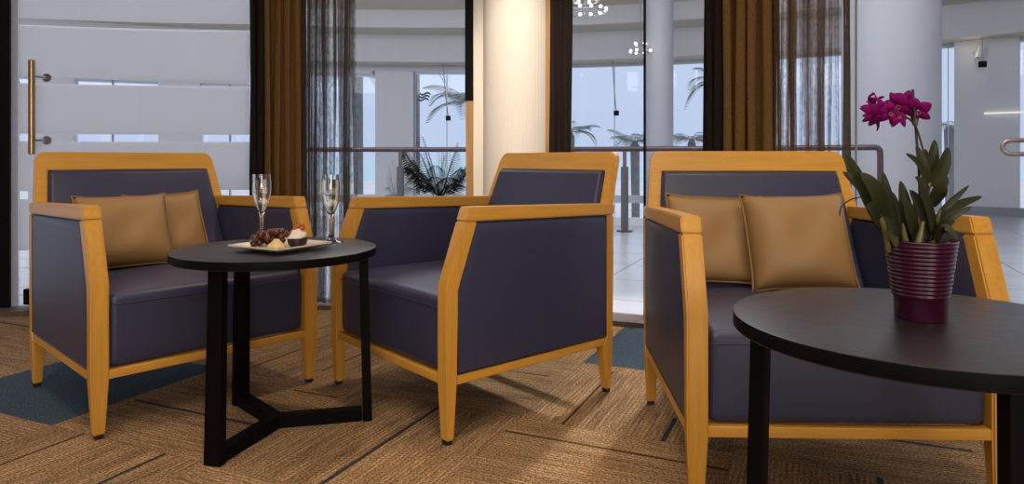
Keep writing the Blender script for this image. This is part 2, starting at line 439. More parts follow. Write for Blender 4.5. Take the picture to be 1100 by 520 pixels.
# veranda ceiling: stepped rings, each step a grey fascia and a beige soffit
def ring(name, r0, r1, z0, z1, m):
    b = bmesh.new(); arcblock(b, r0, r1, -.2, 2.75, z0, z1, 60); return struct(name, b, m, smooth=False)
ring('ceiling_veranda', 4.93, 11.4, 3.5, 3.6, ceil_m)
for k, (r0, r1, zs, zt) in enumerate(((11.4, 12.2, 3.17, 3.6), (12.2, 12.9, 2.90, 3.6), (12.9, 14.0, 2.45, 3.6))):
    ring('ceiling_fascia' , r0, r0 + .05, zs, zt, ceil_m)
    ring('ceiling_soffit', r0 + .05, r1, zs + .012, zs + .1, beige_m)
# lintel line along the top of the outer glass
ring('trim_4', 13.5, 13.58, 2.41, 2.46, white_m)

# outer facade: piers, glass, mullions
FR = 13.6
def pier(name, px0, px1, r, z0, z1, dep, m=white_m):
    b = bmesh.new(); a0, a1 = azi(px1, r), azi(px0, r); arcblock(b, r, r + dep, a0, a1, z0, z1); return struct(name, b, m, smooth=False)
for px0, px1 in ((-420, -330), (-180, -110), (30, 80), (170, 215), (403, 444), (520, 560), (782, 820)): pier('wall_pier', px0, px1, 13.45, -.8, 2.46, .4)
pier('wall_pier', 1025, 1095, 13.35, .012, 2.46, .45)
pier('wall_pier', 1180, 1500, 13.35, .012, 2.46, .45)
pier('baseboard_right', 1014, 1400, 13.22, .012, .12, .12, mull_m)
b = bmesh.new(); arcblock(b, 13.66, 13.68, -.2, 2.75, -.8, 2.44, 80); struct('window_1', b, pane_m, smooth=False)
b = bmesh.new(); arcblock(b, 13.58, 13.70, A_GAP, 2.75, .02, .15, 80); arcblock(b, 13.58, 13.70, A_GAP, 2.75, -.8, -.55, 80)
struct('trim_5', b, white_m, smooth=False)
for px in (-60, 120, 246, 444, 692):
    pier('window_mullion', px, px + 1.6, 13.52, -.8, 2.44, .1, mull_m)
for px in (479.5, 659.5, 1018):
    pier('window_joint', px, px + 1.0, 13.62, -.8, 2.44, .03, white_m)

for px0, px1, z in ((400, 515, 2.36), (330, 400, 2.31), (-420, 330, 2.08)): pier('wall_lintel', px0, px1, 13.44, z, 2.47, .5)
# columns
def column(px, r, rad, z0, z1, m, name='wall_column', ribs=0, seg=48):
    p = onray(px, r); b = bmesh.new()
    if ribs:
        n = ribs * 4; rr = [rad * (1 + (.0, .005, .007, .005)[k % 4]) for k in range(n)]
        lo = [b.verts.new((p.x + rr[k] * math.cos(2 * PI * k / n), p.y + rr[k] * math.sin(2 * PI * k / n), z0)) for k in range(n)]
        hi = [b.verts.new((v.co.x, v.co.y, z1)) for v in lo]
        for k in range(n): b.faces.new((lo[k], lo[(k + 1) % n], hi[(k + 1) % n], hi[k]))
        b.faces.new(lo); b.faces.new(list(reversed(hi)))
    else:
        lathe(b, [(0, z0), (rad, z0), (rad, z1), (0, z1)], seg, (p.x, p.y, 0))
    return struct(name, b, m)
column(708, 11.0, .19, -.79, 3.5, cool_m)
column(956, 10.3, .485, .012, 3.5, cool_m)
column(557, 4.86, .178, .0, 2.4, cream_m, 'wall_column', ribs=70)
def jamb(name, px0, px1, z0, z1, m, r=4.80, dep=.08):
    b = bmesh.new(); arcblock(b, r, r + dep, azi(px1, r), azi(px0, r), z0, z1); return struct(name, b, m, smooth=False)
jamb('trim_6', 500.5, 508, .022, 1.072, wood_dark); jamb('trim_7', 499.5, 508, 1.072, 2.36, frame_m)
jamb('trim_8', 508, 524, .022, 2.36, cream_m, 4.81, .04)
jamb('trim_9', 586, 592, .022, 2.36, wood_dark, 4.78, .06)
# inner glass wall
jamb('trim_10', -14, 10, .022, 2.36, frame_m, 4.835, .02)
def gpane(name, px0, px1, m=pane_m, r=4.86, z0=.022, z1=2.36):
    b = bmesh.new(); arcblock(b, r, r + .012, azi(px1, r), azi(px0, r), z0, z1); return struct(name, b, m, smooth=False)
gpane('window_2', 10, 19.5, plain('glass_edge', (.46, .51, .62), .2)); gpane('window_3', 268, 500); gpane('window_4', 592, 918.5); gpane('window_5', 920, 1400)
gpane('window_6', -400, -14)
jamb('trim_12', 691.2, 693.4, .022, 2.36, frame_m, 4.855, .014)
jamb('trim_11', 918.2, 920.2, .022, 2.36, mull_m, 4.855, .02)
# frosted door leaf with its pull handle
door = gpane('door_1', 20, 267.5, frost_m, 4.84, .03, 2.34)
hp = onray(41, 4.84); dirn = (Vector((OC[0], OC[1], 0)) - hp).normalized()
hb = hp + dirn * .075
b = bmesh.new(); tube(b, [hb + Vector((0, 0, z)) for z in (.80, .803, 1.272, 1.275)], [.012, .0155, .0155, .012], 14)
han = link('door_handle', b, bronze_m, door)
for z in (.872, 1.192):
    b = bmesh.new(); q = hb + Vector((0, 0, z)); e = hp + Vector((.05, 0, z)) + dirn * .006
    tube(b, [q, q * .35 + e * .65, e], .009, 10); tube(b, [e - dirn * .004, e + dirn * .012], .022, 16)
    link('standoff', b, chrome_m, han)
bp = onray(31, 4.83); b = box((bp.x, bp.y - .006, .075), (.016, .014, .04), .003); link('pivot_patch', b, frame_m, door)

# ------------------------------------------------------------------ curtains
def drape(name, px0, px1, folds, amp, m, label, cat='curtain', r=4.765, z0=.03, z1=2.35, seed=1, group=None):
    rng = random.Random(seed); a0, a1 = azi(px0, r), azi(px1, r); n = folds * 14
    ph = [rng.uniform(.75, 1.25) for _ in range(folds + 1)]; b = bmesh.new()
    zs = [z0, z0 + .3, .7, 1.1, 1.5, 1.95, z1]; rows = []
    acc = 0; tt = []
    for k in range(n + 1):
        tt.append(acc); acc += ph[min(k // 14, folds)]
    tt = [t / tt[-1] for t in tt]
    for z in zs:
        row = []
        for k in range(n + 1):
            f = 2 * PI * k / 14; wob = .18 * math.sin(z * 2.1 + k * .13 + seed)
            a = a0 + (a1 - a0) * tt[k] + .0022 * math.sin(2 * f + seed) + .001 * math.sin(3 * z + k * .3)
            rr = r + amp * ((1 - 2 * abs(math.sin(f / 2 + wob)) ** .75) * -(.8 + .2 * math.sin(k * .37 + seed)) + .12 * math.sin(2 * f + 1)) * -1
            row.append(b.verts.new(pol(rr, a, z)))
        rows.append(row)
    for i in range(len(zs) - 1):
        for k in range(n): b.faces.new((rows[i][k], rows[i][k + 1], rows[i + 1][k + 1], rows[i + 1][k]))
    o = link(name, b, m, ang=180); tag(o, label, cat, group)
    s = o.modifiers.new('thickness', 'SOLIDIFY'); s.thickness = .0015
    return o
drape('blackout_curtain', 268.5, 285, 2, .022, blackout_m, 'narrow black curtain edge between frosted glass door and brown drape', seed=3)
drape('drape', 284, 327, 4, .040, drape_m, 'brown opaque drape behind the left champagne flute, next to the frosted door', seed=4)
drape('sheer_curtain', 324, 381, 5, .03, sheer_m, 'dark see-through sheer curtain behind the right champagne flute', seed=5)
drape('blackout_curtain', 591.5, 612, 3, .02, blackout_m, 'narrow black curtain to the right of the lit cream column', seed=6)
drape('blackout_curtain', 757.5, 776, 2, .02, blackout_m, 'dark edge curtain on the window side of the right brown drape', seed=8)
drape('drape', 774, 834, 4, .046, drape_m, 'wide brown opaque drape behind the right armchair with tan pillows', seed=9)
drape('sheer_curtain', 830, 900, 7, .02, sheer_b, 'brown translucent sheer curtain with bright gaps above the right armchair', seed=10)
drape('curtain_strip', 907.5, 911.5, 1, .006, sheer_b, 'thin loose strip of brown sheer hanging beside the round white column', seed=12, z0=.3)

# ------------------------------------------------------------------ armchairs
W2, D = .352, .684
def tap(x, y, z): return (x * (1 - .042 * max(0, y) / D), y, z)
def make_chair(label):
    t = empty('armchair', (0, 0, 0), 0, label, 'armchair', None)
    def foot(cx, w):  # legs narrow towards the floor in width as well
        def fn(x, y, z):
            k = min(1, max(0, z / .165)); k = .62 + .38 * k
            return tap(cx + (x - cx) * k, y, z)
        return fn
    for s in (-1, 1):
        xo, xi = s * W2, s * (W2 - .047); cx = (xo + xi) / 2
        front = [(.006, .012), (0, .165), (0, .43), (.0625, .6025), (.107, .601), (.041, .418), (.036, .165), (.030, .012)]
        l = link('leg', prism(front, xo, xi, .004, foot(cx, .047)), wood_z, t)
        link('glide', box((cx, .018, .006), (.011, .010, .006), .002, tap), glide_m, l)
        rear = [(D - .030, .012), (D - .052, .165), (D - .034, .19), (D - .034, .5895), (D, .5895), (D, .45), (D - .004, .165), (D - .006, .012)]
        xi2 = s * (W2 - .042); cx2 = (xo + xi2) / 2
        l = link('leg', prism(rear, xo, xi2, .004, foot(cx2, .042)), wood_z, t)
        link('glide', box((cx2, D - .018, .006), (.011, .010, .006), .002, tap), glide_m, l)
        link('arm_rail', prism([(.077, .642), (.12, .641), (D + .002, .626), (D + .002, .590), (.107, .6013), (.063, .6030)], xo, xi, .0035, tap), wood_y, t)
        link('side_rail', prism([(.034, .161), (D - .04, .161), (D - .04, .186), (.034, .186)], s * (W2 - .002), s * (W2 - .036), .003, tap), wood_y, t)
        pan = [(.036, .187), (.037, .424), (.0995, .602), (D - .033, .589), (D - .033, .187)]
        pn = link('side_panel', prism(pan, s * (W2 - .006), s * (W2 - .041), .005, tap, bulge=.005, inset=.03), leather_m, t)
        xw = s * (W2 - .0045)
        b = bmesh.new(); inn = [(.0405, .191), (.0415, .423), (.1025, .598), (D - .037, .585), (D - .037, .191)]
        tube(b, [tap(xw, y, z) for y, z in inn], .0028, 6, closed=True); link('piping', b, pipe_m, pn)
    link('front_rail', box((0, .018, .1735), (W2 - .046, .014, .0125), .003), wood_x, t)
    link('rear_rail', box((0, D - .02, .1735), (W2 - .055, .012, .0125), .003), wood_x, t)
    def crown(x, y, z):
        u, v = x / .305, (y - .30) / .29
        if z > .30: z += .012 * max(0, 1 - u * u) * max(0, 1 - v * v)
        elif y < .1: pass
        if y < .08: y -= .006 * max(0, 1 - u * u) * max(0, 1 - ((z - .29) / .1) ** 2)
        return tap(x, y, z)
    st = link('seat', rbox(bmesh.new(), (0, .300, .2905), (.303, .288, .1035), .022, (10, 8, 4), crown), leather_m, t)
    b = bmesh.new(); tube(b, [(-.296 + .0592 * k, .0105 - .0052 * max(0, 1 - ((-.296 + .0592 * k) / .305) ** 2) * .4, .366) for k in range(11)], .0018, 6); link('seam', b, leather_m, st)
    # back: plane leaning from (.635,.55) to (.728,.80)
    def lean(x, y, z):       # y: depth offset from the back plane, z: height
        k = (z - .55) / .25
        return (x * (1 - .085 * max(0, k)), .640 + y + .088 * k, z)
    xb = .334
    b = bmesh.new(); o = [(-xb, .57), (-xb, .772), (-xb + .008, .792), (-xb + .028, .80), (xb - .028, .80), (xb - .008, .792), (xb, .772), (xb, .57)]
    i = [(-xb + .040, .57), (-xb + .040, .66), (-xb + .040, .70), (-xb + .040, .734), (xb - .040, .734), (xb - .040, .70), (xb - .040, .66), (xb - .040, .57)]
    V = {}
    for q, y in ((0, 0.0), (1, .030)):
        V[q] = ([b.verts.new(lean(x, y, z)) for x, z in o], [b.verts.new(lean(x, y, z)) for x, z in i])
    for k in range(7):
        b.faces.new((V[0][0][k], V[0][0][k + 1], V[0][1][k + 1], V[0][1][k])); b.faces.new((V[1][0][k], V[1][1][k], V[1][1][k + 1], V[1][0][k + 1]))
        b.faces.new((V[0][0][k], V[1][0][k], V[1][0][k + 1], V[0][0][k + 1])); b.faces.new((V[0][1][k], V[0][1][k + 1], V[1][1][k + 1], V[1][1][k]))
    for k in (0, 7): b.faces.new((V[0][0][k], V[0][1][k], V[1][1][k], V[1][0][k]))
    bmesh.ops.recalc_face_normals(b, faces=b.faces)
    bmesh.ops.bevel(b, geom=[e for e in b.edges if len(e.link_faces) == 2 and e.calc_face_angle(0) > .7], offset=.004, segments=2, affect='EDGES')
    link('back_frame', b, wood_x, t)
    def padf(x, y, z):
        u, v = x / .293, (z - .56) / .173
        y -= .012 * max(0, 1 - u * u) * max(0, 1 - v * v) if y < .03 else 0
        k = (z - .55) / .25
        return (x * (1 - .085 * max(0, k)), .640 + y + .088 * k - (.03 * max(0, (.5 - z) / .12)), z)
    pd = link('back_pad', rbox(bmesh.new(), (0, .005, .560), (.2925, .024, .173), .012, (8, 1, 8), padf), leather_m, t)
    b = bmesh.new(); tube(b, [padf(x, -.001, z) for x, z in ((-.292, .60), (-.292, .66), (-.292, .7325), (-.15, .7325), (0, .7325), (.15, .7325), (.292, .7325), (.292, .66), (.292, .60))], .003, 6); link('piping', b, pipe_m, pd)
    return t
LAB = ['blue leather armchair with beech frame and two tan pillows, beside the frosted door', 
       'empty blue leather armchair without pillows, angled left behind the champagne table',
       'beech framed armchair with two tan pillows behind the orchid table']
ch0 = make_chair(LAB[0]); chairs = [ch0] + [copy_tree(ch0) for _ in range(2)]
POSE = [(-.9128, 2.1309, 48.0), (-.4006, 2.1023, -49.97), (.7358, 1.4935, -1.75)]
for c, (x, y, a), l in zip(chairs, POSE, LAB): c.location = (x, y, 0); c.rotation_euler = (0, 0, math.radians(a)); c['label'] = l

# ------------------------------------------------------------------ pillows
def make_pillow(name, w, h, T):
    b = bmesh.new(); n = 20; g = {}
    for s in (-1, 1):
        for i in range(n + 1):
            for j in range(n + 1):
                u, v = -1 + 2 * i / n, -1 + 2 * j / n
                edge = i in (0, n) or j in (0, n)
                if edge and s == 1: g[s, i, j] = g[-1, i, j]; continue
                x = u * w / 2 * (1 - .05 * (1 - v ** 4)); z = v * h / 2 * (1 - .075 * (1 - u ** 4))
                y = s * T / 2 * ((1 - u ** 4) * (1 - v ** 4)) ** .62 + (.006 * math.sin(3 * u + 2 * v) + .004 * math.sin(5 * u - 4 * v + w * 90)) * (1 - u * u) * (1 - v * v)
                g[s, i, j] = b.verts.new((x, y, z))
    for s in (-1, 1):
        for i in range(n):
            for j in range(n): b.faces.new((g[s, i, j], g[s, i + 1, j], g[s, i + 1, j + 1], g[s, i, j + 1]))
    o = link(name, b, pillow_m, ang=120)
    ring_ = [(i, 0) for i in range(n)] + [(n, j) for j in range(n)] + [(i, n) for i in range(n, 0, -1)] + [(0, j) for j in range(n, 0, -1)]
    b = bmesh.new(); q = []
    for i, j in ring_:
        u, v = -1 + 2 * i / n, -1 + 2 * j / n
        q.append((u * w / 2 * (1 - .05 * (1 - v ** 4)), 0, v * h / 2 * (1 - .075 * (1 - u ** 4))))
    tube(b, q, .0032, 6, closed=True); link('piping', b, pillow_pipe, o)
    return o
def seat_pillow(ci, x, y, z, w, h, T, lean, yaw, roll, label, group='tan pillows on the armchairs'):
    o = make_pillow('pillow', w, h, T); X, Y, A = POSE[ci]
    M = Matrix.Translation((X, Y, 0)) @ Matrix.Rotation(math.radians(A), 4, 'Z') @ Matrix.Translation((x, y, z)) @ Matrix.Rotation(math.radians(yaw), 4, 'Z') @ Matrix.Rotation(math.radians(-lean), 4, 'X') @ Matrix.Rotation(math.radians(roll), 4, 'Y')
    o.matrix_world = M; return tag(o, label, 'pillow', group)
seat_pillow(0, -.10, .488, .525, .30, .268, .125, 22, 0, 0, 'tan pillow lying in front, nearer the camera, on the armchair by the frosted door')
seat_pillow(0, .075, .572, .526, .28, .262, .055, 22, 2, -2, 'tan pillow tucked half behind another on the armchair by the frosted door')
seat_pillow(2, .075, .488, .536, .30, .290, .125, 22, 0, -1, 'tan pillow fully visible in front on the armchair behind the orchid')
seat_pillow(2, -.14, .572, .534, .29, .28, .055, 22, -2, 2, 'tan pillow half hidden behind its neighbour on the armchair behind the orchid')

# ------------------------------------------------------------------ round tables
TZ, TR = .5175, .283
def make_table(label):
    t = empty('side_table', (0, 0, 0), 0, label, 'table')
    link('tabletop', lathe(bmesh.new(), [(0, TZ), (TR - .004, TZ), (TR - .001, TZ - .001), (TR, TZ - .004), (TR, TZ - .022), (TR - .002, TZ - .024), (0, TZ - .024)], 96), [top_m, black_m], t, ang=25)
    for p in t.children[0].data.polygons:
        if abs(p.normal.z) < .6: p.material_index = 1
    for k in range(3):
        a = 2 * PI * k / 3; c, s = math.cos(a), math.sin(a)
        def fn(x, y, z, c=c, s=s):
            x = x - .012 * z / .5; wv = y * (1.08 - .16 * z / .5); return (x * c - wv * s, x * s + wv * c, z)
        link('leg', rbox(bmesh.new(), (.257, 0, .2465), (.0130, .0225, .2465), .002, (1, 1, 3), fn), black_m, t)
    b = bmesh.new(); hw, hz = .0185, .036
    for zz in (0, 1): pass
    out = []
    for k in range(3):
        a = 2 * PI * k / 3; c, s = math.cos(a), math.sin(a); R0 = .241
        out += [(R0 * c + hw * s, R0 * s - hw * c), (R0 * c - hw * s, R0 * s + hw * c)]
        m = a + PI / 3; rr = hw / math.sin(PI / 3); out.append((rr * math.cos(m), rr * math.sin(m)))
    lo = [b.verts.new((x, y, .0)) for x, y in out]; hi = [b.verts.new((x, y, hz)) for x, y in out]
    b.faces.new(hi); b.faces.new(list(reversed(lo)))
    for k in range(9): j = (k + 1) % 9; b.faces.new((lo[k], lo[j], hi[j], hi[k]))
    bmesh.ops.recalc_face_normals(b, faces=b.faces)
    bmesh.ops.bevel(b, geom=list(b.edges), offset=.002, segments=2, affect='EDGES')
    link('base', b, black_m, t)
    return t
tb = make_table('small round black table holding the champagne flutes and plate'); tb.location = (-.6808, 1.9845, 0); tb.rotation_euler.z = math.radians(253.7)
tb2 = copy_tree(tb); tb2['label'] = 'round black table in the right foreground carrying the orchid pot'; tb2.location = (.6471, 1.0872, 0); tb2.rotation_euler.z = math.radians(145)

# ------------------------------------------------------------------ champagne flutes
def glass_solid():
    n = N('clear_glass'); g = n.new('BsdfGlass'); g.inputs['IOR'].default_value = 1.45; g.inputs['Roughness'].default_value = 0; g.inputs[0].default_value = (1, 1, 1, 1)
    return n.fin(g.outputs[0])
clear_m = glass_solid()
def champagne_mat():
    n = N('champagne'); g = n.new('BsdfGlass'); g.inputs['IOR'].default_value = 1.33; g.inputs[0].default_value = (.97, .95, .87, 1)
    return n.fin(g.outputs[0])
champ_m = champagne_mat()
outer = [(0, .000), (.038, .0), (.039, .0012), (.034, .0036), (.020, .008), (.010, .015), (.0060, .026), (.0050, .05), (.0054, .072), (.0075, .083), (.0150, .098), (.0235, .122), (.0283, .150), (.0292, .172), (.0275, .209)]
inner = [(.0268, .209), (.0284, .172), (.0275, .150), (.0227, .123), (.0140, .099), (.006, .088), (0, .086)]
liq = [(0, .0865), (.0058, .0885), (.0138, .0995), (.0224, .1235), (.0272, .150), (.0281, .172), (.0274, .193), (0, .193)]
fl = empty('champagne_flute', (-.792, 2.17, TZ), 0, 'left champagne flute, filled, standing behind the plate', 'glass', 'champagne flutes on the small table')
link('glass', lathe(bmesh.new(), outer + inner, 40), clear_m, fl, ang=60); link('champagne', lathe(bmesh.new(), liq, 40), champ_m, fl, ang=50)
fl2 = copy_tree(fl); fl2.location = (-.558, 2.115, TZ); fl2['label'] = 'right champagne flute, filled, standing at the plate\'s right corner'

# ------------------------------------------------------------------ plate with fruit and sweets
plate_m = plain('cream_china', (.66, .56, .42), .25, var=.03)
pc = Vector((-.655, 1.945, TZ)); pa = math.radians(-75)
def plate_mesh():
    b = bmesh.new(); n = 16; g = {}
    for s in (0, 1):
        for i in range(n + 1):
            for j in range(n + 1):
                u, v = -1 + 2 * i / n, -1 + 2 * j / n
                m = max(abs(u), abs(v)); lift = .011 * max(0, (m - .62) / .38) ** 1.2
                g[s, i, j] = b.verts.new((u * .099, v * .099, (.003 if not s else .0075) + lift))
    for i in range(n):
        for j in range(n):
            for s in (0, 1): b.faces.new((g[s, i, j], g[s, i + 1, j], g[s, i + 1, j + 1], g[s, i, j + 1]))
    for i in range(n):
        for (a, c) in (((i, 0), (i + 1, 0)), ((i, n), (i + 1, n)), ((0, i), (0, i + 1)), ((n, i), (n, i + 1))):
            b.faces.new((g[0, a[0], a[1]], g[0, c[0], c[1]], g[1, c[0], c[1]], g[1, a[0], a[1]]))
    return b
pl = link('plate', plate_mesh(), plate_m, ang=60); pl.location = pc; pl.rotation_euler.z = pa + PI / 4
tag(pl, 'square cream plate of fruit and sweets on the small black table', 'plate')
b = bmesh.new(); rbox(b, (0, 0, .0022), (.05, .05, .0022), .002); link('foot', b, plate_m, pl)
grape_m = plain('brown_grape', (.085, .020, .006), .22, var=.6, scale=70)
gr = empty('grape_bunch', (pc.x - .03, pc.y + .01, TZ + .008), 0, 'bunch of glossy brown red grapes at the left of the plate', 'fruit')
rg = random.Random(3)
spots = [(-.046, -.012, .010), (-.040, -.020, .026), (-.034, -.004, .012), (-.028, .006, .028), (-.026, -.014, .036), (-.014, .0, .036), (-.008, -.012, .026), (-.004, .010, .040), (.006, -.002, .040), (.014, .012, .030), (.016, -.006, .042), (.026, .004, .042), (.034, .010, .034), (.030, -.008, .028), (-.016, .018, .012), (.004, .020, .012), (.022, .022, .014), (-.036, .014, .012), (.012, -.006, .016)]
for k, (x, y, z) in enumerate(spots):
    b = bmesh.new(); r = .0095 + .0015 * rg.random(); bmesh.ops.create_uvsphere(b, u_segments=14, v_segments=10, radius=r)
    for v in b.verts: v.co = Vector((v.co.x * (1.1 + .1 * rg.random() * 0), v.co.y, v.co.z)) + Vector((x, y, z))
    link('grape', b, grape_m, gr)
b = bmesh.new(); tube(b, smoothpath([(-.03, -.004, .024), (-.005, .002, .030), (.02, .006, .030), (.042, .012, .044)], 4), .0018, 6); link('stem', b, plain('stem_brown', (.16, .09, .03), .6), gr)
cake = empty('chocolate_cup', (pc.x + .047, pc.y + .0, TZ + .0076), 0, 'dark chocolate cup with white cream and red garnish on the plate', 'dessert')
link('cup', lathe(bmesh.new(), [(0, 0), (.018, 0), (.025, .008), (.028, .020), (.027, .026), (.024, .026), (0, .022)], 28), plain('chocolate', (.010, .004, .003), .4, var=.4, scale=80), cake)
b = bmesh.new(); lathe(b, [(0, .022), (.0245, .024), (.026, .029), (.022, .038), (.013, .046), (.005, .050), (0, .0505)], 24)
for v in b.verts: v.co += Vector((.0035 * math.sin(v.co.z * 210), .003 * math.cos(v.co.z * 170), 0)) + Vector((0, 0, .002 * math.sin(v.co.x * 300)))
link('cream', b, plain('whipped_cream', (.70, .60, .50), .5, var=.08, scale=60), cake)
b = bmesh.new(); tube(b, smoothpath([(-.024, .004, .036), (-.012, .006, .048), (.004, .006, .058), (.014, .004, .062), (.017, .002, .054), (.012, .002, .047)], 5), .0042, 8); link('garnish', b, plain('red_orange_peel', (.42, .07, .02), .35), cake)
b = bmesh.new(); lathe(b, [(0, 0), (.020, .0), (.0225, .005), (.0205, .012), (.012, .020), (.006, .027), (0, .029)], 22)
for v in b.verts: v.co.x *= 1.1
fr = link('fruit_wedge', b, plain('pale_yellow_fruit', (.58, .42, .18), .4, var=.12, scale=60)); fr.location = (pc.x + .005, pc.y - .052, TZ + .008); tag(fr, 'small pale yellow piece of fruit at the front of the plate', 'fruit')

# ------------------------------------------------------------------ orchid
px_, py_ = .655, 1.100
orc = empty('potted_orchid', (px_, py_, TZ), 0, 'purple orchid in a ribbed plum pot on the right table', 'plant')
def loc(px, py, dd=0):  # point near the orchid, given in its own coordinates
    return at(px, py, py_ + dd) - Vector((px_, py_, TZ))
pot_m = plain('plum_glazed', (.040, .004, .018), .22, 0, .45, var=.15)
prof = [(0, 0), (.0415, 0), (.0425, .002), (.0432, .036), (.0462, .038)]
z = .038; n_r = 13
for k in range(n_r):
    z0 = .038 + (.126 - .038) * k / n_r; dz = (.126 - .038) / n_r; R = .0462 + (.0585 - .0462) * (k + .5) / n_r
    for q in range(5): prof.append((R - .0010 + .0016 * math.sin(PI * q / 4), z0 + dz * (q + .3) / 5))
prof += [(.0592, .1275), (.0592, .130), (.0570, .131), (.0545, .128), (.050, .112), (0, .110)]
prof = [(r * .885, z * .965) for r, z in prof]
link('pot', lathe(bmesh.new(), prof, 64), pot_m, orc, ang=80)
b = bmesh.new(); lathe(b, [(0, .107), (.026, .109), (.0445, .1075)], 30)
for v in b.verts: v.co.z += .004 * math.sin(v.co.x * 400) * math.cos(v.co.y * 370)
link('soil', b, plain('bark_soil', (.05, .03, .015), .9, var=.6, scale=120), orc)
leaf_m = plain('orchid_leaf', (.026, .030, .009), .45, 0, .3, var=.35, scale=16)
leaf_l = plain('orchid_cane', (.14, .11, .03), .45, var=.3, scale=30)
def leaf(base, mid, tip, wpx, dm=0, dtip=0, db=0, m=None, name='leaf', fold=.25):
    p = smoothpath([loc(*base, db), loc(*mid, dm), loc(*tip, dtip)], 7); n = len(p); b = bmesh.new(); wv = wpx / F * py_ / 2; rows = []
    for i, q in enumerate(p):
        t = (p[min(i + 1, n - 1)] - p[max(i - 1, 0)]).normalized(); s = t.cross(Vector((0, -1, .15))).normalized(); nn = s.cross(t).normalized()
        f = i / (n - 1); wd = wv * max(.03, (math.sin(PI * min(1, f * .82 + .16)) ** .8))
        if i == n - 1: wd = wv * .03
        e = .0006
        rows.append([b.verts.new(q + s * (wd * a) + nn * (fold * wd * abs(a)) + nn * o) for a, o in ((-1, 0), (-.5, e), (0, e), (.5, e), (1, 0), (.5, -e), (0, -e), (-.5, -e))])
    for i in range(n - 1):
        for k in range(8): b.faces.new((rows[i][k], rows[i][(k + 1) % 8], rows[i + 1][(k + 1) % 8], rows[i + 1][k]))
    b.faces.new(rows[0]); b.faces.new(list(reversed(rows[-1])))
    return link(name, b, m or leaf_m, orc, ang=70)
for a in [((958, 262), (932, 212), (909, 165), 17, -.01, -.02), ((952, 250), (938, 215), (905, 184), 15, .02, .03), ((949, 240), (940, 205), (925, 186), 17, -.03, -.035),
          ((948, 246), (936, 225), (930, 222), 12, -.03, -.045), ((945, 238), (936, 208), (934, 188), 14, .01, .01),
          ((955, 262), (955, 230), (948, 184), 16, .01, .02), ((963, 262), (962, 230), (958, 206), 13, .02, .03), ((978, 264), (974, 235), (967, 194), 17, -.015, -.02), ((970, 266), (958, 250), (963, 266), 13, -.035, -.06),
          ((986, 262), (978, 235), (972, 212), 13, -.03, -.04), ((1000, 256), (990, 225), (977, 204), 14, -.02, -.03), ((1004, 258), (998, 225), (985, 190), 10, -.035, -.05), ((988, 262), (985, 240), (982, 216), 12, .03, .04),
          ((1000, 260), (1012, 228), (1041, 199), 9, -.01, -.01), ((1002, 262), (1020, 226), (1055, 211), 11, .0, .01), ((1000, 262), (1015, 238), (1044, 222), 10, -.03, -.04), ((1004, 262), (1010, 248), (1026, 237), 9, -.02, -.03),
          ((1000, 264), (1014, 244), (1030, 258), 8, -.03, -.04), ((1008, 264), (1022, 252), (1032, 252), 8, .01, .015),
          ((997, 200), (992, 180), (984, 156), 12, -.01, -.01), ((999, 198), (1001, 175), (1004, 150), 14, .0, .0), ((1000, 200), (1012, 180), (1018, 158), 15, -.01, -.015), ((995, 192), (985, 174), (973, 165), 7, -.02, -.03),
          ((1000, 214), (1012, 196), (1011, 183), 13, .01, .02), ((1000, 222), (1008, 208), (1017, 200), 15, -.02, -.03), ((998, 206), (990, 196), (983, 190), 8, -.02, -.03), ((1000, 196), (994, 178), (994, 160), 12, .02, .03)]:
    leaf(*a)
for pts, r in (([(955, 270, 0), (948, 240, -.01), (937, 216, -.01)], [.0045, .0045, .003]), ([(999, 270, 0), (1004, 248, -.01), (1010, 226, -.01)], [.0045, .004, .002]), ([(988, 270, .01), (990, 232, .01), (996, 205, 0), (1000, 190, 0)], [.0045, .0045, .004, .003]), ([(976, 270, -.01), (972, 255, -.02), (970, 240, -.02)], [.005, .004, .002]), ([(984, 270, -.03), (988, 255, -.035), (992, 238, -.03)], [.005, .0045, .002])):
    b = bmesh.new(); tube(b, [loc(*p) for p in pts], r, 8); link('cane', b, leaf_l, orc)
b = bmesh.new(); tube(b, [loc(990, 268, .02), loc(987, 180, .02), loc(980.5, 96, .02)], .0021, 8); link('stake', b, plain('dark_stake', (.015, .018, .012), .5), orc)
sp_m = plain('flower_stem', (.06, .035, .02), .5)
b = bmesh.new(); tube(b, smoothpath([loc(999, 192, 0), loc(990, 155, .012), loc(983, 135, .014), (loc(972, 125, .0)), loc(955, 119, 0), loc(936, 118, .0)], 6), .0017, 7); tube(b, [loc(983, 135, .018), loc(984, 128, .018)], .004, 8); link('flower_stem', b, sp_m, orc)
b = bmesh.new(); tube(b, smoothpath([loc(962, 262, .03), loc(940, 216, .05), (loc(918, 213, .06)), loc(904, 222, .06), loc(902, 232, .06)], 6), .0012, 6); link('wire', b, plain('thin_wire', (.02, .02, .02), .4), orc)
petal_m = plain('magenta_petal', (.135, .001, .072), .75, 0, .08, var=.5, scale=90); lip_m = plain('yellow_lip', (.26, .07, .05), .6, var=.6, scale=120)
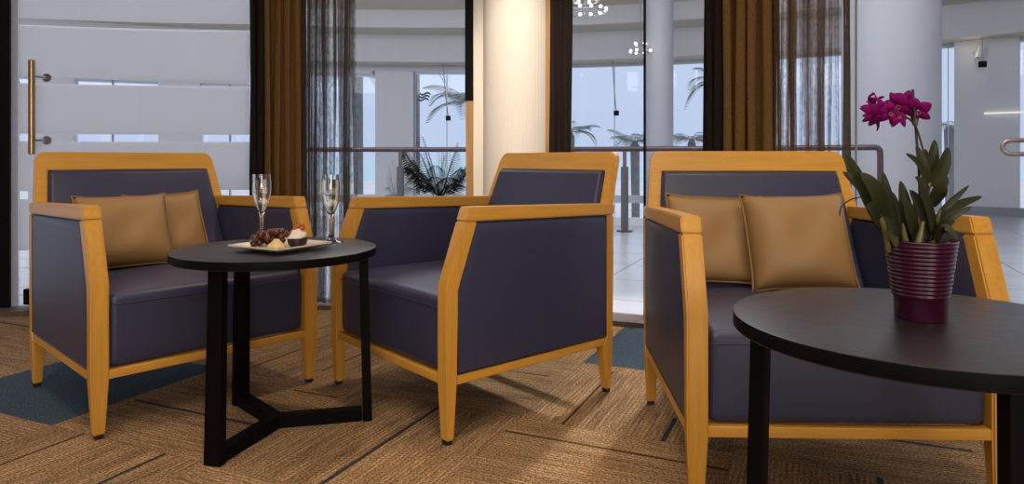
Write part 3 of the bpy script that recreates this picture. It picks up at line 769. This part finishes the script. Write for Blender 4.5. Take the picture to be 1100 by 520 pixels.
def flower(px, py, dd, r, yaw, tilt, roll):
    M = Matrix.Translation(loc(px, py, dd)) @ Matrix.Rotation(math.radians(yaw), 4, 'Z') @ Matrix.Rotation(math.radians(tilt), 4, 'X') @ Matrix.Rotation(math.radians(roll), 4, 'Y')
    R = r / F * py_; b = bmesh.new()
    for ang, ln, wd in ((90, 1.1, .34), (90 + 72, 1.05, .50), (90 - 72, 1.05, .50), (90 + 145, 1.1, .34), (90 - 145, 1.1, .34)):
        a = math.radians(ang); rows = []
        for i in range(8):
            f = i / 7; wv = R * wd * max(.05, math.sin(PI * min(1, .12 + f * .86)) ** .7); rad_ = R * ln * (.08 + .92 * f); yy = -R * .25 * math.sin(PI * f) + R * .35 * f * f
            row = []
            for e in (0, .0007):
                for q in (-1, -.5, 0, .5, 1):
                    x = rad_ * math.cos(a) - q * wv * math.sin(a); z = rad_ * math.sin(a) + q * wv * math.cos(a)
                    row.append(b.verts.new((x, yy - R * .15 * q * q * (1 if wd > .5 else -1) + e, z)))
            rows.append(row[:5] + row[5:][::-1])
        for i in range(7):
            for k in range(10): b.faces.new((rows[i][k], rows[i][(k + 1) % 10], rows[i + 1][(k + 1) % 10], rows[i + 1][k]))
        b.faces.new(rows[0]); b.faces.new(rows[-1][::-1])
    for v in b.verts: v.co = M @ v.co
    o = link('flower', b, petal_m, orc, ang=80)
    b = bmesh.new(); lathe(b, [(0, -.1), (.10, -.05), (.14, .10), (.21, .28), (.17, .30), (.08, .10), (0, .05)], 12)
    for v in b.verts:
        c = v.co * R; v.co = M @ Vector((c.x, -c.z * .9, c.y - R * .18))
    link('lip', b, lip_m, o)
for a in ((936, 121, -.015, 12, 35, -5, 10), (938, 112, .01, 11, 60, 20, 0), (947, 119, -.02, 13, 15, 5, -8), (956, 121, -.025, 12, 0, -4, 15), (963, 113, .0, 13, -15, 10, -20), (971, 110, .012, 13, -25, 5, 25), (965, 126, -.03, 10, -10, -30, 0), (939, 128, .0, 11, 40, -35, 30), (986, 119, .02, 13, -40, 5, -12)): flower(*a)
b = bmesh.new()
tube(b, smoothpath([loc(934, 112, 0), loc(934, 104, -.004), loc(940, 100, -.006)], 4), [.0022] * 8 + [.0006], 6); tube(b, smoothpath([loc(944, 112, 0), loc(944, 106, -.004), loc(950, 104, -.006)], 4), [.0022] * 8 + [.0006], 6)
link('curled_petal', b, petal_m, orc)

# ------------------------------------------------------------------ railings on the veranda
def curve_rail(r, px0, px1, z, n=40): return [pol(r, azi(px0, r) + (azi(px1, r) - azi(px0, r)) * k / n, z) for k in range(n + 1)]
rl = empty('railing', tuple(onray(671, 8.82)), 0, 'long dark handrail on slim posts behind the inner glass, from left curtain to white column', 'railing')
off = rl.location.copy()
b = bmesh.new(); pth = curve_rail(8.82, -300, 940, .888)
e = onray(943, 8.82); pth += [Vector((e.x, e.y, .882)), Vector((e.x + .012, e.y - .01, .862)), Vector((e.x + .016, e.y - .012, .82)), Vector((e.x + .016, e.y - .012, .013))]
tube(b, [p - off for p in pth], .027, 12); link('top_rail', b, rail_m, rl)
for px in (-200, 190, 430, 671, 800):
    p = onray(px, 8.82) - off; b = bmesh.new()
    tube(b, [p + Vector((0, 0, z)) for z in (.012, .70)], .040, 14); tube(b, [p + Vector((0, 0, z)) for z in (.70, .875)], .020, 12)
    q = link('post', b, steel_m, rl); b = bmesh.new(); tube(b, [p + Vector((0, 0, z)) for z in (.013, .025)], .085, 20); link('base_flange', b, rail_m, q)
rr = empty('railing', tuple(onray(1130, 8.82)), 0, 'looped steel handrail end at the far right of the veranda', 'railing')
off = rr.location.copy(); b = bmesh.new()
A0, A1 = azi(1086, 8.82), azi(1400, 8.82); dA = (A1 - A0)
path = [pol(8.82, A1 - dA * k / 20, .935) for k in range(21)]
e0 = pol(8.82, A0, 0); tv = (pol(8.82, A0 - .01, 0) - e0).normalized() * -1
for k in range(1, 12):
    t = PI * k / 12; path.append(e0 + tv * (.057 * math.sin(t)) + Vector((0, 0, .878 + .057 * math.cos(t))))
path += [pol(8.82, A0 + dA * k / 20, .821) for k in range(21)]
tube(b, [p - off for p in path], .019, 12); link('top_rail', b, plain('copper_rail', (.34, .26, .23), .3, 1), rr)
for px in (1180, 1350):
    p = onray(px, 8.82) - off; b = bmesh.new(); tube(b, [p + Vector((0, 0, .012)), p + Vector((0, 0, .91))], .022, 12); link('post', b, steel_m, rr)
# small steel clip between the glass joint and the drape
b = bmesh.new(); p = onray(919, 4.85); q = onray(903, 4.85); tube(b, [p + Vector((0, -.012, .69)), q + Vector((0, -.02, .69))], .008, 10); tag(link('glass_clip', b, steel_m), 'short steel bar on the glass joint beside the orchid leaves', 'clip')

# ------------------------------------------------------------------ veranda plants
frond_m = plain('dark_frond', (.006, .011, .005), .8, 0, .05, var=.4, scale=10)
frond_g = plain('grey_frond', (.16, .18, .16), .6, var=.3, scale=10)
def frond_mesh(b, base, az, L, rise, droop, nl=16, wl=.22, lw=.012):
    d = Vector((math.cos(az), math.sin(az), 0)); pts = []
    for k in range(9):
        f = k / 8; pts.append(base + d * (L * f * (1 - .15 * f)) + Vector((0, 0, rise * f - droop * f * f)))
    tube(b, pts, [.008 * L * (1 - .8 * k / 8) + .001 for k in range(9)], 5)
    sd = Vector((-d.y, d.x, 0))
    for k in range(1, nl + 1):
        f = .15 + .85 * k / nl; i = min(7, int(f * 8)); q = pts[i].lerp(pts[i + 1], f * 8 - i) if i < 8 else pts[8]
        ln = wl * L * math.sin(PI * min(.97, .2 + f * .75)) ** .7
        for s in (-1, 1):
            tip = q + sd * (s * ln * .8) + d * (ln * .65) + Vector((0, 0, -.25 * ln)); m = q.lerp(tip, .45) + Vector((0, 0, .08 * ln)); wv = d * (lw * L)
            v = [b.verts.new(x) for x in (q, m + wv, tip, m - wv, m + Vector((0, 0, lw * L * .5)))]
            b.faces.new((v[0], v[1], v[4])); b.faces.new((v[1], v[2], v[4])); b.faces.new((v[2], v[3], v[4])); b.faces.new((v[3], v[0], v[4]))
def potted(px, d, h, L, nf, m, label, seed, pr=.17):
    p = at(px, 200, d); o = empty('potted_palm', (p.x, p.y, .012), 0, label, 'plant'); rng = random.Random(seed)
    link('pot', lathe(bmesh.new(), [(0, 0), (pr * .75, 0), (pr, .30), (pr * 1.05, .31), (pr * .92, .31), (0, .28)], 28), plain('grey_pot', (.2, .2, .2), .6), o)
    for k in range(nf):
        b = bmesh.new(); frond_mesh(b, Vector((0, 0, .28)), 2 * PI * k / nf + rng.uniform(-.3, .3), L * rng.uniform(.3, 1.05), h * rng.uniform(.45, 1.1), h * rng.uniform(.05, .42), 22, .5, .026); link('frond', b, m, o)
    return o
potted(473, 8.15, .78, .50, 26, frond_m, 'dark green potted palm behind the handrail left of the cream column', 3)
potted(424, 8.75, .50, .30, 8, frond_g, 'small greyish potted palm behind the handrail post by the sheer curtain', 5, .12)

# ------------------------------------------------------------------ outdoors: terrace lawn, sand, sea, palms
b = bmesh.new(); rbox(b, (0, 85, -4.5), (260, 70.5, .5), .01); struct('ground_sand', b, sand_m, smooth=False)
b = bmesh.new()
v = [b.verts.new(q) for q in ((-4000, 150, -4.05), (4000, 150, -4.05), (4000, 5500, -4.05), (-4000, 5500, -4.05))]; b.faces.new(v)
def sea():
    n = N('sea_water'); c = n.coord(); f = n.noise(n.mapping(c, (.02, .08, 1)), 1.0, 4)
    return n.fin(n.bsdf(n.ramp(f, (.35, (.50, .66, .66)), (.7, (.60, .73, .73))), .6, None, 0, .3))
struct('ground_sea', b, sea(), smooth=False)
bark_m = plain('palm_bark', (.20, .19, .18), .9, var=.4, scale=6); pf_m = plain('palm_frond', (.17, .20, .17), .7, var=.4, scale=3)
def palm(px, py, d, R, label, seed, nf=20):
    c = at(px, py, d); o = empty('palm_tree', (c.x, c.y, -4.0), 0, label, 'tree', None); hgt = c.z + 4.0; rng = random.Random(seed)
    b = bmesh.new(); tube(b, [(0, 0, -.02), (0, 0, .3), (.03, 0, hgt * .5), (0, 0, hgt - .15), (0, 0, hgt)], [.24, .19, .15, .17, .08], 12); link('trunk', b, bark_m, o)
    b = bmesh.new()
    for k in range(nf):
        frond_mesh(b, Vector((0, 0, hgt - .05)), 2.4 * k + rng.uniform(-.2, .2), R * rng.uniform(.8, 1.1), R * rng.uniform(.25, 1.05), R * rng.uniform(.5, 1.0), 18, .3, .018)
    link('crown', b, pf_m, o); return o
palm(682, 152, 25, 1.05, 'palm tree with thick trunk between the two armchairs, beyond the railing', 1)
palm(743, 150, 28, 1.0, 'palm tree just left of the right dark curtain edge', 2)
palm(612, 142, 24, 1.1, 'palm crown peeking out right of the narrow black curtain', 3, 14)
palm(512, 112, 19, 1.6, 'palm with long pale fronds behind the dark potted palm', 4, 16)
palm(446, 70, 26, 1.5, 'tall palm with fronds hanging behind the wavy wall sign', 6, 16)
palm(384, 78, 21, 1.2, 'palm fronds seen at the right edge of the dark sheer curtain', 7, 14)
palm(775, 88, 16, 1.0, 'palm fronds high beside the right brown drape', 8, 14)
palm(1020, 135, 24, .8, 'palm seen in the slim window right of the white column', 9, 14)

# ------------------------------------------------------------------ small things on the veranda
# window logo: three wavy bars on the outer glass
sg = empty('window_sign', tuple(onray(455, 13.60)), 0, 'dark wavy three stripe emblem on the outer window', 'sign'); so = sg.location.copy()
for k in range(3):
    b = bmesh.new(); d = so.y; rows = []
    for i in range(17):
        f = i / 16; px = 449 + 11.5 * f + (2 - k) * .9; py = 100.3 + k * 3.1 + 1.3 * -math.sin(2 * PI * f * 1.02 + PI) + .8 * f
        for o_ in (0,):
            a = at(px, py - .95, d); c = at(px, py + .95, d)
            rows.append([b.verts.new(a - so), b.verts.new(c - so), b.verts.new(c - so + Vector((0, .01, 0))), b.verts.new(a - so + Vector((0, .01, 0)))])
    for i in range(16):
        for j in range(4): b.faces.new((rows[i][j], rows[i][(j + 1) % 4], rows[i + 1][(j + 1) % 4], rows[i + 1][j]))
    b.faces.new(rows[0]); b.faces.new(rows[-1][::-1]); link('wave_stripe', b, plain('navy_vinyl', (.008, .012, .03), .5), sg)
def pendant(px, py, pxt, label, zt):
    p = onray(px, 13.2); d = p.y; z = H - (py - HY) / F * d; o = empty('cable_box', (p.x, p.y, z), 0, label, 'sensor'); s = .042
    link('box', box((0, 0, 0), (s, .03, s), .006), frame_m, o); q = onray(pxt, 13.2)
    b = bmesh.new(); tube(b, smoothpath([(q.x - p.x, q.y - p.y, zt - z), ((q.x - p.x) * .55, 0, (zt - z) * .45), (0, 0, .03)], 6), .008, 6); link('cable', b, mull_m, o)
pendant(662, 121.5, 658, 'small black box on a cable in the window between the armchairs', 2.462)
pendant(481.5, 127, 476, 'small black box on a cable in front of the pale palm fronds', 2.462)
pendant(1055.5, 69, 1055, 'small black box on a cable at the pale pier on the right', 2.462)
# wall sconce on the right pier
p = onray(1049, 13.3); sc = empty('wall_sconce', (p.x, p.y, H + (HY - 56) / F * p.y), 0, 'slanted white wall light glowing on the pale pier at right', 'lamp')
b = box((0, -.06, 0), (.035, .03, .085), .006, lambda x, y, z: (x + z * .35, y, z)); link('shade', b, white_m, sc)
b = bmesh.new(); tube(b, [(0, -.03, 0), (0, .05, 0)], .02, 10); link('arm', b, white_m, sc)
lamp('POINT', (p.x - .16, p.y - .14, sc.location.z + .0), .6, (1, .85, .65), .03)
# glass reflections of bulbs, built as glowing rings hung in the veranda
reflected_bulb_m = N('reflected_bulb_glow'); em = reflected_bulb_m.new('Emission'); em.inputs[0].default_value = (1, .86, .68, 1); em.inputs[1].default_value = 3.0; reflected_bulb_m = reflected_bulb_m.fin(em.outputs[0])
def chandelier_reflection(px, py, d, R, nb, label, seed, tiers=((1, 0), (.6, .12))):
    c = at(px, py, d); o = empty('chandelier_reflection', tuple(c), 0, label, 'chandelier_reflection')
    b = bmesh.new(); tube(b, [(0, 0, 0), (0, 0, 3.49 - c.z)], .005, 8); link('rod', b, mull_m, o)
    for s, dz in tiers:
        b = bmesh.new(); tube(b, [(R * s * math.cos(2 * PI * k / 40), R * s * math.sin(2 * PI * k / 40), dz) for k in range(40)], .008, 8, closed=True)
        for k in range(4): tube(b, [(0, 0, dz + .03), (R * s * math.cos(PI * k / 2), R * s * math.sin(PI * k / 2), dz)], .004, 6)
        r = link('ring', b, chrome_m, o)
        for k in range(int(nb * s)):
            a = 2 * PI * (k + .3) / int(nb * s); b = bmesh.new(); bmesh.ops.create_uvsphere(b, u_segments=12, v_segments=8, radius=.020)
            for v in b.verts: v.co += Vector((R * s * math.cos(a), R * s * math.sin(a), dz + .024))
            link('reflected_bulb', b, reflected_bulb_m, r)
chandelier_reflection(629, 13, 7.6, .23, 12, 'ring of bulbs reflected in the glass, modelled high right of the cream column', 1)
chandelier_reflection(688, 57, 9.2, .14, 8, 'smaller ring of reflected bulbs, modelled next to the slim white veranda column', 2, ((1, 0), (.6, .10)))
# glass reflection built as a glowing strip against the right pier
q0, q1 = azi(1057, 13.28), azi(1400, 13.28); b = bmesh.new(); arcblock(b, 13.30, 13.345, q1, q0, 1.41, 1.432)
stp = N('strip_reflection_glow'); em = stp.new('Emission'); em.inputs[0].default_value = (1, .93, .82, 1); em.inputs[1].default_value = .9
tag(link('strip_reflection', b, stp.fin(em.outputs[0]), smooth=False), 'thin horizontal reflection built as a glowing strip on the pale pier at far right', 'lamp')
